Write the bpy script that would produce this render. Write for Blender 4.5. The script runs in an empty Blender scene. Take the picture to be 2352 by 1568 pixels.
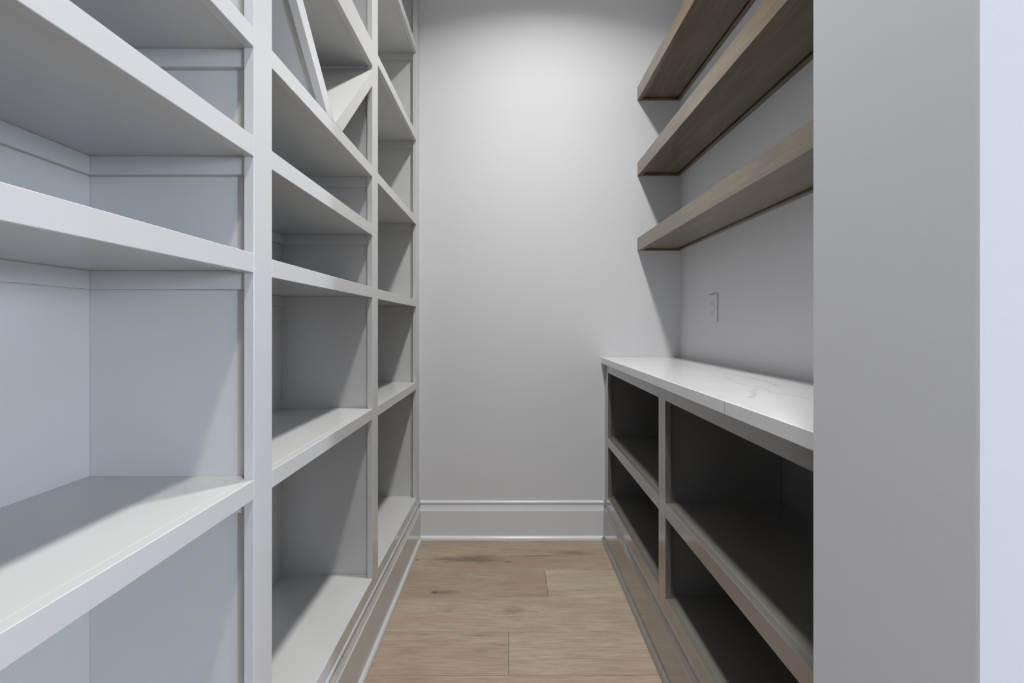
import bpy, bmesh, math, random
from mathutils import Vector

random.seed(4)
S = bpy.context.scene
COL = S.collection
E = 1.077                                   # eye height above the floor (z values below are taken from eye level)

# ------------------------------------------------------------------ camera
cam = bpy.data.cameras.new('camera'); cam_ob = bpy.data.objects.new('camera', cam); COL.objects.link(cam_ob)
cam_ob.location = (0, 0, E); cam_ob.rotation_euler = (math.pi/2, 0, 0)
cam.sensor_width = 36.0; cam.lens = 36.0*1000/2352
cam.shift_x = 5/2352; cam.shift_y = -37/2352
cam.clip_start = 0.01; cam.clip_end = 60
S.camera = cam_ob

# ------------------------------------------------------------------ world, lights, exposure
W = bpy.data.worlds.new('world'); S.world = W; W.use_nodes = True
bgn = W.node_tree.nodes['Background']; bgn.inputs[0].default_value = (.62, .74, 1, 1); bgn.inputs[1].default_value = 1.0
S.view_settings.view_transform = 'Standard'; S.view_settings.look = 'None'
S.view_settings.gamma = 1.0; S.view_settings.use_curve_mapping = False
S.view_settings.exposure = 0.08
LAMP_W = 17.8          # each recessed ceiling lamp
LAMP_COL = (1.0, .985, .96)
DAY_W = 370.0          # daylight entering by the window of the room behind the camera
DAY_COL = (.74, .83, 1.0)

def area(name, loc, rot, sx, sy, w, col, shape='RECTANGLE', spread=180):
    l = bpy.data.lights.new(name, 'AREA'); l.shape = shape; l.size = sx
    if shape in ('RECTANGLE', 'ELLIPSE'): l.size_y = sy
    l.energy = w; l.color = col; l.spread = math.radians(spread)
    o = bpy.data.objects.new(name, l); COL.objects.link(o); o.location = loc; o.rotation_euler = rot
    return o
# window daylight (window_1 in wall_rear), shining along +y
area('window_daylight', (5.42, -3.97, 1.65), (math.pi/2, 0, 0), .44, 1.55, DAY_W, DAY_COL)
area('added_soft_fill', (-.55, -3.97, 1.25), (math.pi/2, 0, 0), 1.7, 2.1, 2.5, DAY_COL)  # added bluish fill from behind the camera, not a known patio source

# ------------------------------------------------------------------ materials
def mat(name, base, rough=.5, spec=.5):
    m = bpy.data.materials.new(name); m.use_nodes = True
    b = m.node_tree.nodes['Principled BSDF']
    b.inputs['Base Color'].default_value = (*base, 1); b.inputs['Roughness'].default_value = rough
    b.inputs['Specular IOR Level'].default_value = spec
    return m
def N(m, t, **kw):
    n = m.node_tree.nodes.new(t)
    for k, v in kw.items(): setattr(n, k, v)
    return n
def L(m, a, b): m.node_tree.links.new(a, b)
def P(m): return m.node_tree.nodes['Principled BSDF']
def noise(m, scale, detail=4, rough=.55, stretch=(1, 1, 1), offset=None, dist=0):
    g = N(m, 'ShaderNodeNewGeometry'); mp = N(m, 'ShaderNodeMapping'); mp.inputs['Scale'].default_value = stretch
    L(m, g.outputs['Position'], mp.inputs['Vector'])
    if offset is not None: L(m, offset, mp.inputs['Location'])
    n = N(m, 'ShaderNodeTexNoise'); n.inputs['Scale'].default_value = scale
    n.inputs['Detail'].default_value = detail; n.inputs['Roughness'].default_value = rough; n.inputs['Distortion'].default_value = dist
    L(m, mp.outputs[0], n.inputs['Vector'])
    return n.outputs[0]
def ramp(m, sock, stops):
    r = N(m, 'ShaderNodeValToRGB'); e = r.color_ramp.elements
    while len(e) < len(stops): e.new(.5)
    for el, (p, c) in zip(e, stops):
        el.position = p; el.color = (*c, 1) if len(c) == 3 else c
    L(m, sock, r.inputs[0]); return r.outputs[0]
def bump(m, sock, strength, dist):
    b = N(m, 'ShaderNodeBump'); b.inputs['Strength'].default_value = strength; b.inputs['Distance'].default_value = dist
    L(m, sock, b.inputs['Height']); L(m, b.outputs[0], P(m).inputs['Normal'])
def mix(m, fac, a, b, blend='MIX'):
    x = N(m, 'ShaderNodeMix', data_type='RGBA', blend_type=blend)
    for s, v in ((x.inputs[0], fac), (x.inputs[6], a), (x.inputs[7], b)):
        if hasattr(v, 'links') or hasattr(v, 'is_linked'): L(m, v, s)
        else: s.default_value = v if isinstance(v, (int, float)) else (*v, 1)
    return x.outputs[2]
def math_(m, op, a, b=None):
    x = N(m, 'ShaderNodeMath', operation=op)
    for i, v in enumerate((a, b)):
        if v is None: continue
        if isinstance(v, (int, float)): x.inputs[i].default_value = v
        else: L(m, v, x.inputs[i])
    return x.outputs[0]

M = {}
# white enamel of the shelving
m = M['white'] = mat('white_enamel', (.78, .78, .76), .17, .6)
L(m, ramp(m, noise(m, 3, 3), [(.3, (.56, .562, .555)), (.7, (.58, .582, .575))]), P(m).inputs['Base Color'])
bump(m, noise(m, 60, 3, stretch=(1, .25, 1)), .05, .001)
m = M['trim'] = mat('white_trim', (.72, .725, .74), .25, .5)
bump(m, noise(m, 40, 2), .04, .001)
# eggshell wall paint with orange-peel
m = M['wall'] = mat('grey_wall_paint', (.675, .682, .697), .75, .2)
bump(m, noise(m, 260, 3, .5), .08, .001)
m = M['ceil'] = mat('ceiling_paint', (.82, .82, .81), .8, .2)
bump(m, noise(m, 160, 2), .1, .001)
# taupe cabinet enamel
m = M['taupe'] = mat('taupe_enamel', (.1, .09, .08), .2, .8)
L(m, ramp(m, noise(m, 5, 3), [(.3, (.16, .149, .133)), (.7, (.18, .169, .153))]), P(m).inputs['Base Color'])
bump(m, noise(m, 70, 3, stretch=(1, .2, 1)), .05, .001)
P(m).inputs['Coat Weight'].default_value = .8; P(m).inputs['Coat Roughness'].default_value = .12; P(m).inputs['Coat IOR'].default_value = 1.9
# dark stained wood, grain along y
m = M['stain'] = mat('dark_stained_wood', (.1, .08, .06), .3, .5)
g1 = noise(m, 6, 6, .6, (6, .55, 6), dist=1.2); g2 = noise(m, 14, 5, .65, (9, .25, 9))
c = mix(m, math_(m, 'MULTIPLY', g2, .55), ramp(m, g1, [(.30, (.080, .056, .028)), (.52, (.155, .110, .055)), (.75, (.27, .20, .105))]), (.06, .046, .029))
L(m, c, P(m).inputs['Base Color']); bump(m, g2, .06, .001)
P(m).inputs['Coat Weight'].default_value = .75; P(m).inputs['Coat Roughness'].default_value = .34; P(m).inputs['Coat IOR'].default_value = 1.75
# white quartz with thin grey veins
m = M['quartz'] = mat('white_quartz', (.8, .8, .8), .16, .5)
g = N(m, 'ShaderNodeNewGeometry')
wb = N(m, 'ShaderNodeTexNoise'); wb.inputs['Scale'].default_value = 45; wb.inputs['Detail'].default_value = 4
L(m, g.outputs['Position'], wb.inputs[0])
wv = N(m, 'ShaderNodeVectorMath', operation='SUBTRACT'); L(m, wb.outputs['Color'], wv.inputs[0]); wv.inputs[1].default_value = (.5, .5, .5)
ws = N(m, 'ShaderNodeVectorMath', operation='SCALE'); L(m, wv.outputs[0], ws.inputs[0]); ws.inputs['Scale'].default_value = .022
wp = N(m, 'ShaderNodeVectorMath', operation='ADD'); L(m, g.outputs['Position'], wp.inputs[0]); L(m, ws.outputs[0], wp.inputs[1])
def seg_dist(m, pos, A, B):
    A = Vector(A); B = Vector(B); d = B-A
    q = N(m, 'ShaderNodeVectorMath', operation='SUBTRACT'); L(m, pos, q.inputs[0]); q.inputs[1].default_value = A
    t = N(m, 'ShaderNodeVectorMath', operation='DOT_PRODUCT'); L(m, q.outputs[0], t.inputs[0]); t.inputs[1].default_value = d/d.length_squared
    cl = N(m, 'ShaderNodeClamp'); L(m, t.outputs['Value'], cl.inputs[0])
    sc = N(m, 'ShaderNodeVectorMath', operation='SCALE'); sc.inputs[0].default_value = d; L(m, cl.outputs[0], sc.inputs['Scale'])
    df = N(m, 'ShaderNodeVectorMath', operation='DISTANCE'); L(m, q.outputs[0], df.inputs[0]); L(m, sc.outputs[0], df.inputs[1])
    return df.outputs['Value']
def vein_mask(m, lines, width):
    out = None
    for ln in lines:
        for A, B in zip(ln[:-1], ln[1:]):
            dd = seg_dist(m, wp.outputs[0], (*A, E-.162), (*B, E-.162))
            out = dd if out is None else math_(m, 'MINIMUM', out, dd)
    return ramp(m, out, [(0, (1, 1, 1)), (width*.35, (.75, .75, .75)), (width, (0, 0, 0))])
# thin veins of the slab: (x, y) on the counter
V1 = [[(.716, 1.452), (.688, 1.409), (.673, 1.346), (.656, 1.300), (.640, 1.240), (.648, 1.137), (.654, 1.110), (.627, 1.049), (.645, 1.025), (.66, .96)],
      [(.716, 1.452), (.745, 1.380), (.740, 1.25), (.731, 1.200), (.713, 1.170)]]
V2 = [[(.627, 1.100), (.600, 1.082), (.580, 1.033), (.552, .988), (.537, .976)]]
n2 = ramp(m, noise(m, 14, 3), [(.35, (.25, .25, .25)), (.6, (1, 1, 1))])
vf = math_(m, 'MULTIPLY', math_(m, 'MAXIMUM', vein_mask(m, V1, .0050), vein_mask(m, V2, .0060)), math_(m, 'MULTIPLY', n2, .62))
cloud = ramp(m, noise(m, 4, 4), [(.3, (.67, .67, .68)), (.7, (.735, .735, .745))])
L(m, mix(m, vf, cloud, (.33, .33, .34)), P(m).inputs['Base Color'])
M['plastic'] = mat('white_plastic', (.66, .665, .68), .35)
M['slot'] = mat('dark_slot', (.08, .08, .08), .6)
M['joint'] = mat('grey_seam_filler', (.35, .35, .36), .5)
m = M['lens'] = mat('lamp_lens', (.9, .9, .88), .4)
P(m).inputs['Emission Color'].default_value = (*LAMP_COL, 1); P(m).inputs['Emission Strength'].default_value = 6

def floor_mat(name, knots):
    m = mat(name, (.4, .32, .24), .38, .45)
    oi = N(m, 'ShaderNodeObjectInfo'); rnd = oi.outputs['Random']
    cb = N(m, 'ShaderNodeCombineXYZ'); L(m, math_(m, 'MULTIPLY', rnd, 37), cb.inputs[0]); L(m, math_(m, 'MULTIPLY', rnd, 91), cb.inputs[1])
    off = cb.outputs[0]
    broad = noise(m, 2.2, 5, .55, (1, 6, 1), off, .8)
    fine = noise(m, 9, 7, .68, (1.0, 22, 1), off, .3)
    pores = noise(m, 26, 4, .7, (1.2, 34, 1), off)
    a = ramp(m, broad, [(.25, (.325, .240, .170)), (.5, (.395, .305, .225)), (.75, (.45, .36, .275))])
    a = mix(m, math_(m, 'MULTIPLY', ramp(m, fine, [(.40, (1, 1, 1)), (.58, (0, 0, 0))]), .62), a, (.235, .172, .120))
    a = mix(m, math_(m, 'MULTIPLY', ramp(m, pores, [(.32, (1, 1, 1)), (.44, (0, 0, 0))]), .5), a, (.2, .15, .11))
    a = mix(m, math_(m, 'MULTIPLY', ramp(m, pores, [(.60, (0, 0, 0)), (.72, (1, 1, 1))]), .3), a, (.55, .47, .38))
    # plank to plank tint, from the object's own colour
    a = mix(m, 1.0, mix(m, 1.0, a, (1.03, 1.08, 1.13), 'MULTIPLY'), oi.outputs['Color'], 'MULTIPLY')
    if knots:
        g = N(m, 'ShaderNodeNewGeometry')
        wob = N(m, 'ShaderNodeTexNoise'); wob.inputs['Scale'].default_value = 22; wob.inputs['Detail'].default_value = 5; wob.inputs['Roughness'].default_value = .65
        ws = N(m, 'ShaderNodeMapping'); ws.inputs['Scale'].default_value = (.6, 3, 1); L(m, g.outputs['Position'], ws.inputs[0]); L(m, ws.outputs[0], wob.inputs[0])
        for (kx, ky, rx, ry, st, colr, wb) in knots:
            mp = N(m, 'ShaderNodeMapping', vector_type='POINT')
            mp.inputs['Location'].default_value = (-kx/rx, -ky/ry, 0); mp.inputs['Scale'].default_value = (1/rx, 1/ry, 0)
            L(m, g.outputs['Position'], mp.inputs[0])
            ln = N(m, 'ShaderNodeVectorMath', operation='LENGTH'); L(m, mp.outputs[0], ln.inputs[0])
            d = math_(m, 'ADD', ln.outputs['Value'], math_(m, 'MULTIPLY', math_(m, 'SUBTRACT', wob.outputs[0], .5), wb))
            f = ramp(m, d, [(.15, (1, 1, 1)), (1.0, (0, 0, 0))])
            a = mix(m, math_(m, 'MULTIPLY', f, st), a, colr)
    L(m, a, P(m).inputs['Base Color'])
    bump(m, fine, .07, .001)
    return m
DK = (.05, .038, .034); GR = (.135, .105, .082)
M['floor'] = floor_mat('oak_floor', [
    (-.304, 1.757, .019, .011, 1.0, DK, .3), (-.262, 1.757, .075, .020, .55, GR, 1.2),
    (-.135, 2.008, .11, .045, .8, GR, 2.2), (-.215, 2.003, .09, .036, .7, GR, 2.4), (-.31, 2.008, .10, .030, .6, GR, 2.2),
    (-.010, 1.985, .030, .011, .8, GR, .8), (.14, 2.036, .17, .010, .7, GR, 1.0), (.30, 2.062, .13, .034, .7, GR, 2.0),
    (.08, 2.032, .10, .005, .6, GR, .8), (-.272, 1.988, .005, .003, .95, DK, .2), (-.425, 2.0, .014, .008, .9, DK, .5),
    (.34, 1.925, .04, .006, .55, GR, .8),
    (.015, 1.645, .055, .022, .45, GR, 2.4), (-.235, 1.645, .03, .018, .35, GR, 2.2), (.09, 1.64, .03, .01, .35, GR, 1.6),
    (-.107, 1.512, .075, .007, .6, GR, .8), (-.30, 1.517, .05, .004, .6, GR, .6), (-.03, 1.468, .03, .004, .6, GR, .5),
    (-.10, 1.44, .04, .012, .4, GR, 1.8)])
M['floor_plain'] = floor_mat('oak_floor_beyond', [])

# ------------------------------------------------------------------ builders
WL = {}                                         # world location of every parent
def new_ob(name, me, material, parent, c):
    o = bpy.data.objects.new(name, me); COL.objects.link(o)
    if material is not None and not me.materials: me.materials.append(M[material])
    c = Vector(c); WL[o.name] = c
    if parent is not None:
        o.parent = parent; o.location = c - WL[parent.name]
    else: o.location = c
    return o
def thing(name, label, cat, loc, group=None):
    o = bpy.data.objects.new(name, None); COL.objects.link(o); o.location = loc; o.empty_display_size = .05
    WL[o.name] = Vector(loc); o['label'] = label; o['category'] = cat
    if group: o['group'] = group
    return o
def box(name, x, y, z, material, parent=None, bev=.0009, kind=None):
    (x0, x1), (y0, y1), (z0, z1) = x, y, z
    z0 += E; z1 += E
    c = ((x0+x1)/2, (y0+y1)/2, (z0+z1)/2)
    bm = bmesh.new(); bmesh.ops.create_cube(bm, size=1)
    for v in bm.verts: v.co = Vector((v.co.x*(x1-x0), v.co.y*(y1-y0), v.co.z*(z1-z0)))
    if bev: bmesh.ops.bevel(bm, geom=bm.edges[:], offset=bev, segments=1, affect='EDGES', clamp_overlap=True)
    me = bpy.data.meshes.new(name); bm.to_mesh(me); bm.free()
    o = new_ob(name, me, material, parent, c)
    if kind: o['kind'] = kind
    return o
def boxes(name, lst, material, parent=None, kind=None):
    """several boxes that make one solid piece (a wall around an opening)"""
    bm = bmesh.new(); c = Vector((sum(a[0][0]+a[0][1] for a in lst)/2/len(lst), sum(a[1][0]+a[1][1] for a in lst)/2/len(lst), E))
    for (x, y, z) in lst:
        r = bmesh.ops.create_cube(bm, size=1)
        for v in r['verts']:
            v.co = Vector(((x[0]+x[1])/2+v.co.x*(x[1]-x[0]), (y[0]+y[1])/2+v.co.y*(y[1]-y[0]), E+(z[0]+z[1])/2+v.co.z*(z[1]-z[0])))-c
    me = bpy.data.meshes.new(name); bm.to_mesh(me); bm.free()
    o = new_ob(name, me, material, parent, c)
    if kind: o['kind'] = kind
    return o
def prism(name, prof, axis, a0, a1, fn, material, parent=None, smooth=False):
    """profile swept along x or y; fn maps (profile u, profile v, along) to a world point"""
    bm = bmesh.new(); n = len(prof)
    A = [bm.verts.new(fn(u, v, a0)) for u, v in prof]; B = [bm.verts.new(fn(u, v, a1)) for u, v in prof]
    for i in range(n): bm.faces.new((A[i], A[(i+1) % n], B[(i+1) % n], B[i]))
    bm.faces.new(A); bm.faces.new(B[::-1])
    bmesh.ops.recalc_face_normals(bm, faces=bm.faces[:])
    c = sum((v.co for v in bm.verts), Vector())/len(bm.verts)
    for v in bm.verts: v.co -= c
    me = bpy.data.meshes.new(name); bm.to_mesh(me); bm.free()
    if smooth:
        for p in me.polygons: p.use_smooth = len(p.vertices) == 4
        me.set_sharp_from_angle(angle=math.radians(40))
    return new_ob(name, me, material, parent, c)

# ------------------------------------------------------------------ key planes
XF = -.4587; FT = .018; XB = -.773            # left unit: face, frame thickness, back
YD = 2.2053                                    # back wall
CE = 1.973                                     # ceiling
XR = .862                                      # right wall
XC = .4807                                     # right cabinet face
XJ, YN, YJ = .400, .3721, .5755                # stub wall: jamb face, near and far sides
FL = -E

# ------------------------------------------------------------------ setting
st = 'structure'
box('wall_back', (-.92, 1.02), (YD, YD+.12), (FL, CE), 'wall', kind=st, bev=0)
box('wall_left', (-.92, XB-.018), (.10, YD), (FL, CE), 'wall', kind=st, bev=0)
box('wall_right', (XR, XR+.13), (YJ, YD), (FL, CE), 'wall', kind=st, bev=0)
box('wall_front', (XJ, 6.8), (YN, YJ), (FL, CE), 'wall', kind=st, bev=.0018)
box('wall_entry', (-2.6, XB-.018), (-.02, .10), (FL, CE), 'wall', kind=st, bev=0)
box('wall_far_left', (-2.72, -2.6), (-4.1, .10), (FL, CE), 'wall', kind=st, bev=0)
box('wall_far_right', (6.8, 6.92), (-4.1, YJ), (FL, CE), 'wall', kind=st, bev=0)
boxes('wall_rear', [((-2.6, -1.45), (-4.1, -3.98), (FL, CE)), ((-1.45, .35), (-4.1, -3.98), (1.25, CE)), ((.35, 5.19), (-4.1, -3.98), (FL, CE)),
                    ((5.19, 5.65), (-4.1, -3.98), (FL, -.22)), ((5.19, 5.65), (-4.1, -3.98), (1.37, CE)), ((5.65, 6.8), (-4.1, -3.98), (FL, CE))], 'wall', kind=st)
box('ceiling', (-2.72, 6.92), (-4.1, YD+.12), (CE, CE+.1), 'ceil', kind=st, bev=0)
wn = boxes('window_1', [((5.14, 5.19), (-3.99, -3.955), (-.27, 1.42)), ((5.65, 5.70), (-3.99, -3.955), (-.27, 1.42)),
                   ((5.19, 5.65), (-3.99, -3.955), (1.37, 1.42)), ((5.11, 5.73), (-3.99, -3.93), (-.27, -.22))], 'trim', kind=st)
dn = boxes('door_1', [((-1.53, -1.45), (-3.99, -3.955), (FL, 1.33)), ((.35, .43), (-3.99, -3.955), (FL, 1.33)), ((-1.45, .35), (-3.99, -3.955), (1.25, 1.33))], 'trim', kind=st)

# floor: sub-floor with oak planks laid across the aisle
fl = box('floor', (-2.6, 6.8), (-3.98, YD), (FL-.1, FL-.014), 'floor_plain', kind=st, bev=0)
def plank(x0, x1, y0, y1, tint):
    o = box('plank', (x0+.0004, x1-.0004), (y0+.0004, y1-.0004), (FL-.014, FL), 'floor', fl, bev=.0007)
    o.color = (*tint, 1)
PWD = .1917
def tint(): t = random.uniform(.95, 1.05); return (t, t*random.uniform(.985, 1.01), t*random.uniform(.97, 1.02))
rows = {0: ([], [(1.0, .97, .93)]), 1: ([.1536], [(.95, .92, .90), (1.13, 1.17, 1.2)]), 2: ([], [(1.06, 1.05, 1.02)]),
        3: ([-.004], [(1.03, 1.01, .98), (1.07, 1.07, 1.07)]), 4: ([], [(1.05, 1.02, .99)])}
k = -1
while True:
    y1 = 1.9164-PWD*(k-1)+0; y0 = y1-PWD
    if y1 < -1.2: break
    inner = y0 > .2
    xa, xb = (-.49, .51) if inner else (-2.6, 6.8)
    if y0 > .2 and k-0 in rows: js, ts = rows[k]
    elif inner: js, ts = ([] if random.random() < .4 else [random.uniform(-.35, .35)]), None
    else:
        js, ts = [], None; x = xa+random.uniform(.4, 1.7)
        while x < xb-.3: js.append(x); x += random.uniform(1.4, 2.0)
    cuts = [xa]+js+[xb]
    for i in range(len(cuts)-1):
        plank(cuts[i], cuts[i+1], y0, min(y1, YD), ts[i] if ts else tint())
    k += 1
sl = box('plank_field', (-2.6, 6.8), (-3.98, y1), (FL-.014, FL), 'floor_plain', fl, bev=0); sl['kind'] = 'stuff'

# moulded base: (projection from the mounting plane, height above floor)
BASE = [(0, 0), (.016, 0), (.016, .002), (.016, .1428), (.016, .1440), (.0150, .1452), (.0150, .1462), (.0135, .1470), (.0118, .1530), (.0100, .1600), (.0088, .1670), (.0084, .1705), (.0066, .1715),
        (.0066, .1745), (.0085, .1756), (.0098, .1780), (.0102, .1815), (.0096, .1850), (.0080, .1880), (.0055, .1900), (0, .1905)]
SHOE = [(.016, 0), (.0285, 0), (.0285, .006), (.0275, .0105), (.0250, .0145), (.0215, .0175), (.0175, .019), (.016, .0192)]
def yback(u, v, a): return (a, YD-u, v)
bb = prism('baseboard_back', BASE, 'x', -.4535, .4745, yback, 'trim', smooth=True); bb['kind'] = st
prism('shoe_moulding', SHOE, 'x', -.4505, .4705, yback, 'trim', bb, smooth=True)

# ------------------------------------------------------------------ left built-in shelving
LU = thing('built_in_shelving', 'white painted floor-to-ceiling built-in shelving with open cubbies and a V brace', 'shelving', (XF, 1.15, 0))
YS = [(.1035, .1635), (.7805, .8401), (1.4548, 1.5154), (2.1345, YD)]
for (a, b) in YS: box('stile', (XF-FT, XF), (a, b), (FL+.1895, CE), 'white', LU)
PT = .0186
DV = [((a+b)/2-PT/2, (a+b)/2+PT/2) for a, b in YS[:3]]+[(2.155, YD)]
for (a, b) in DV: box('divider_panel', (XB, XF-FT-.0012), (a, b), (FL, CE), 'white', LU)
box('back_panel', (XB-.018, XB), (.13, YD), (FL, CE), 'white', LU)
box('plinth', (XF-FT, XF-.0065), (YS[0][0], YD), (FL, FL+.19), 'white', LU)
R0 = (.867, .9457); R1 = (.496, .5315); R2 = (.3005, .337); R3 = (.0925, .1275); R4 = (-.3138, -.279); C0 = (1.339, 1.375); C1 = (.906, .9420); RT = (1.88, CE); RB = (-.8875, -.845)
BAYS = [(0, [C0, C1, R1, R2, R3, R4, RB], .002), (1, [C0, R0, R1, R2, R3, R4, RB], 0), (2, [C0, C1, R1, R3, R4, RB], -.0008)]
CH, CT = .0335, .011
for i, shs, dz in BAYS:
    ya, yb = YS[i][1], YS[i+1][0]; pa, pb = DV[i][1], DV[i+1][0]
    box('top_rail', (XF-FT, XF), (ya, yb), RT, 'white', LU)
    for (z0, z1) in shs:
        low = (z0, z1) == RB
        d = 0 if low else dz
        z0 += d; z1 += d
        if z1-z0 > .06: sz = (z0+.006, z0+.036)
        elif low: sz = (z1-.030, z1)
        else: sz = (z0+.005, z1)
        s = box('shelf', (XB, XF-FT), (pa, pb), sz, 'white', LU)
        box('front_rail', (XF-FT, XF), (ya, yb), (z0, z1), 'white', s)
        if low: continue
        cz = (sz[0]-CH, sz[0])
        box('cleat', (XB+CT, XF-FT-.002), (pb-CT, pb), cz, 'white', s)
        box('cleat', (XB+CT, XF-FT-.002), (pa, pa+CT), cz, 'white', s)
        box('cleat', (XB, XB+CT), (pa, pb), cz, 'white', s)
# V brace in the middle bay
ZV = R1[1]; T = .0358*math.sqrt(2)
ym = (YS[1][1]+YS[2][0])/2-.004
for sgn in (1, -1):
    ye = YS[2][0] if sgn > 0 else YS[1][1]
    run = abs(ye-ym); sl_ = (.8538-ZV)/run
    f = lambda off, x: [(ym+sgn*0, ZV) if off == 0 else (ym+sgn*off, ZV), (ye, ZV+(run-off)*sl_)]
    up = f(0, 0); lo = f(T*.985, 0)
    face = [up[0], up[1], lo[1], lo[0]]
    def fx(u, v, a): return (a, u, v+E)
    br = prism('brace_board', face, 'x', XF-FT, XF, fx, 'white', LU)
    ye2 = DV[2][0] if sgn > 0 else DV[1][1]; run2 = abs(ye2-ym)
    t2 = T*.68
    bd = [(ym, ZV), (ye2, ZV+run2*sl_), (ye2, ZV+(run2-t2)*sl_), (ym+sgn*t2, ZV)]
    prism('brace_panel', bd, 'x', XB, XF-FT, fx, 'white', br)
XLB = XF-.0065
bm_ = prism('base_moulding', BASE, 'y', YS[0][0], YD-.010, lambda u, v, a: (XLB+u, a, v), 'white', LU, smooth=True)
prism('shoe_moulding', SHOE, 'y', YS[0][0], YD-.016, lambda u, v, a: (XLB+u, a, v), 'white', bm_, smooth=True)

# ------------------------------------------------------------------ right base cabinet
RC = thing('base_cabinet', 'dark taupe open base cabinet under the white counter', 'cabinet', (XC, 1.35, 0))
RS = [(.5765, .6212), (1.3465, 1.4072), (2.1326, YD)]
for (a, b) in RS: box('stile', (XC, XC+FT), (a, b), (FL+.1895, -.1925), 'taupe', RC)
RD = [((a+b)/2-PT/2, (a+b)/2+PT/2) for a, b in RS[:2]]+[(2.153, YD)]
for (a, b) in RD: box('divider_panel', (XC+FT+.001, .852), (a, b), (FL, -.1925), 'taupe', RC)
box('back_panel', (.852, XR), (.5765, YD), (FL, -.1925), 'taupe', RC)
box('plinth', (XC+.0065, XC+FT), (RS[0][0], YD), (FL, FL+.19), 'taupe', RC)
box('top_panel', (XC+FT, .852), (RD[0][1], RD[2][0]), (-.213, -.1925), 'taupe', RC)
for i in (0, 1):
    ya, yb = RS[i][1], RS[i+1][0]; pa, pb = RD[i][1], RD[i+1][0]
    box('top_rail', (XC, XC+FT), (ya, yb), (-.233, -.1925), 'taupe', RC)
    for (z0, z1, t) in ((-.594, -.550, .030), (-.8875, -.8445, .030)):
        s = box('shelf', (XC+FT, .852), (pa, pb), (z1-t, z1), 'taupe', RC)
        box('front_rail', (XC, XC+FT), (ya, yb), (z0, z1), 'taupe', s)
XRB = XC+.0065
bm_ = prism('base_moulding', BASE, 'y', RS[0][0], YD-.010, lambda u, v, a: (XRB-u, a, v), 'taupe', RC, smooth=True)
prism('shoe_moulding', SHOE, 'y', RS[0][0], YD-.016, lambda u, v, a: (XRB-u, a, v), 'taupe', bm_, smooth=True)

# counter
ct = thing('countertop', 'white quartz countertop with faint grey veins on the taupe cabinet', 'countertop', ((.463+XR)/2, 1.34, E-.1925))
box('slab', (.463, XR), (YJ+.001, YD), (-.1925, -.162), 'quartz', ct, bev=.0016)
box('edge_seam', (.4627, .4640), (.9378, .9386), (-.1918, -.1650), 'joint', ct, bev=0)

# ------------------------------------------------------------------ floating shelves
XS = .646
for (z0, z1, lab) in ((.377, .441, 'dark stained floating shelf nearest above the counter, lowest of three'),
                      (.7563, .8234, 'dark stained floating wall shelf in the middle of the three'),
                      (1.1378, 1.204, 'dark stained floating wall shelf at the top, highest of three')):
    t = thing('floating_shelf', lab, 'shelf', ((XS+XR)/2, 1.35, E+z0), 'dark stained floating shelves above the counter')
    ya, yb = YJ+.001, YD
    box('board', (XS+.024, XR), (ya, yb), (z0+.026, z1), 'stain', t)
    box('inset_panel', (XS+.024, XR-.019), (ya+.017, yb-.018), (z0+.009, z0+.026), 'stain', t)
    box('front_edge', (XS, XS+.024), (ya, yb), (z0, z1), 'stain', t)
    box('back_lip', (XR-.014, XR), (ya, yb), (z0, z0+.026), 'stain', t)
    box('end_lip', (XS+.024, XR-.014), (yb-.012, yb), (z0, z0+.026), 'stain', t)
    box('end_lip', (XS+.024, XR-.014), (ya, ya+.012), (z0, z0+.026), 'stain', t)

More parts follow.
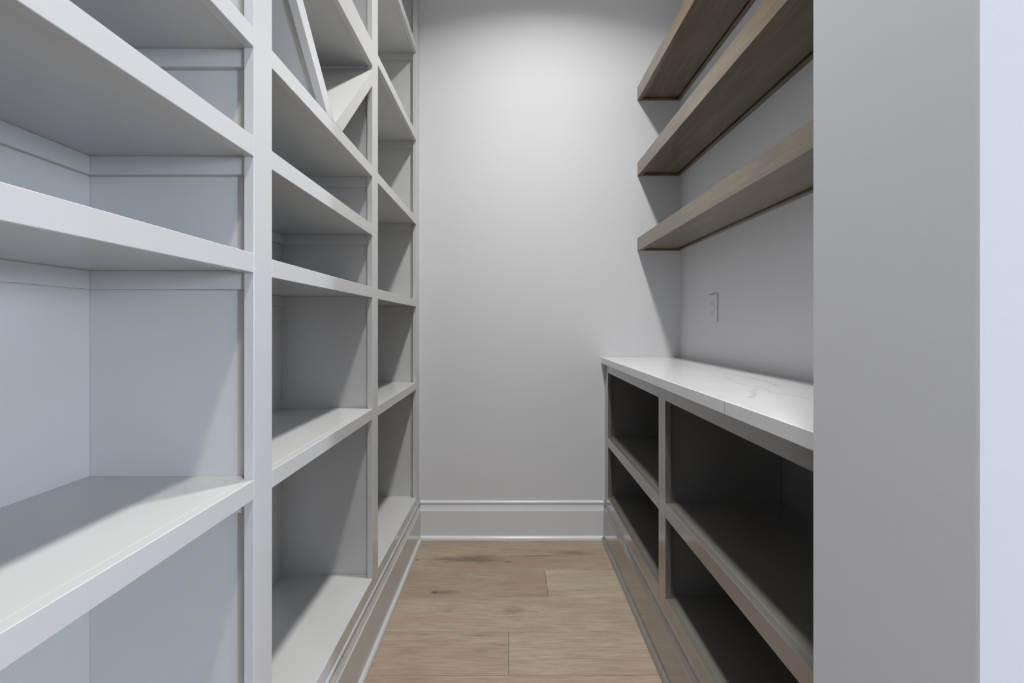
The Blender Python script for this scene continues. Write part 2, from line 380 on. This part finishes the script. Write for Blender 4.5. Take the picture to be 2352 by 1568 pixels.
# ------------------------------------------------------------------ wall outlet
OY, OZ = 1.839, .072
ot = thing('wall_outlet', 'white duplex outlet with screwed cover plate on the wall above the counter', 'outlet', (XR, OY, E+OZ))
pl = box('cover_plate', (XR-.0065, XR), (OY-.0375, OY+.0375), (OZ-.059, OZ+.059), 'plastic', ot, bev=.0025)
box('receptacle', (XR-.0085, XR-.0055), (OY-.0165, OY+.0165), (OZ-.0335, OZ+.0335), 'plastic', ot, bev=.0008)
for s in (1, -1):
    zc = OZ+s*.0195
    for dy, hh in ((-.0063, .0045), (.0063, .0037)):
        box('slot', (XR-.0089, XR-.0080), (OY+dy-.0010, OY+dy+.0010), (zc+.003-hh, zc+.003+hh), 'slot', ot, bev=0)
    box('ground_hole', (XR-.0089, XR-.0080), (OY-.0022, OY+.0022), (zc-.0105, zc-.0065), 'slot', ot, bev=.0004)
    box('screw', (XR-.0072, XR-.0060), (OY-.0028, OY+.0028), (OZ+s*.048-.0028, OZ+s*.048+.0028), 'plastic', ot, bev=.0005)

# ------------------------------------------------------------------ recessed ceiling lamps
def ring(name, prof, loc, material, parent, n=32):
    bm = bmesh.new(); R = []
    for k in range(n):
        a = 2*math.pi*k/n; R.append([bm.verts.new((r*math.cos(a), r*math.sin(a), z)) for r, z in prof])
    for k in range(n):
        A, B = R[k], R[(k+1) % n]
        for j in range(len(prof)-1): bm.faces.new((A[j], B[j], B[j+1], A[j+1]))
    me = bpy.data.meshes.new(name); bm.to_mesh(me); bm.free()
    for p in me.polygons: p.use_smooth = True
    return new_ob(name, me, material, parent, loc)
def can(x, y, label, w, group):
    zc = E+CE
    t = thing('recessed_light', label, 'ceiling light', (x, y, zc-.012), group)
    ring('trim_ring', [(.068, -.002), (.070, -.008), (.078, -.010), (.088, -.008), (.092, 0)], (x, y, zc), 'trim', t)
    ring('lens', [(.001, -.0035), (.03, -.0035), (.068, -.002)], (x, y, zc), 'lens', t)
    a = area('lamp_beam', (0, 0, 0), (0, 0, 0), .135, .135, w, LAMP_COL, 'DISK', 134)
    a.parent = t; a.location = (0, 0, -.002)
can(.15, 1.363, 'white recessed ceiling light above the middle of the aisle', LAMP_W, 'recessed ceiling lights')
can(.15, .12, 'white recessed ceiling light above the entry to the aisle', LAMP_W, 'recessed ceiling lights')
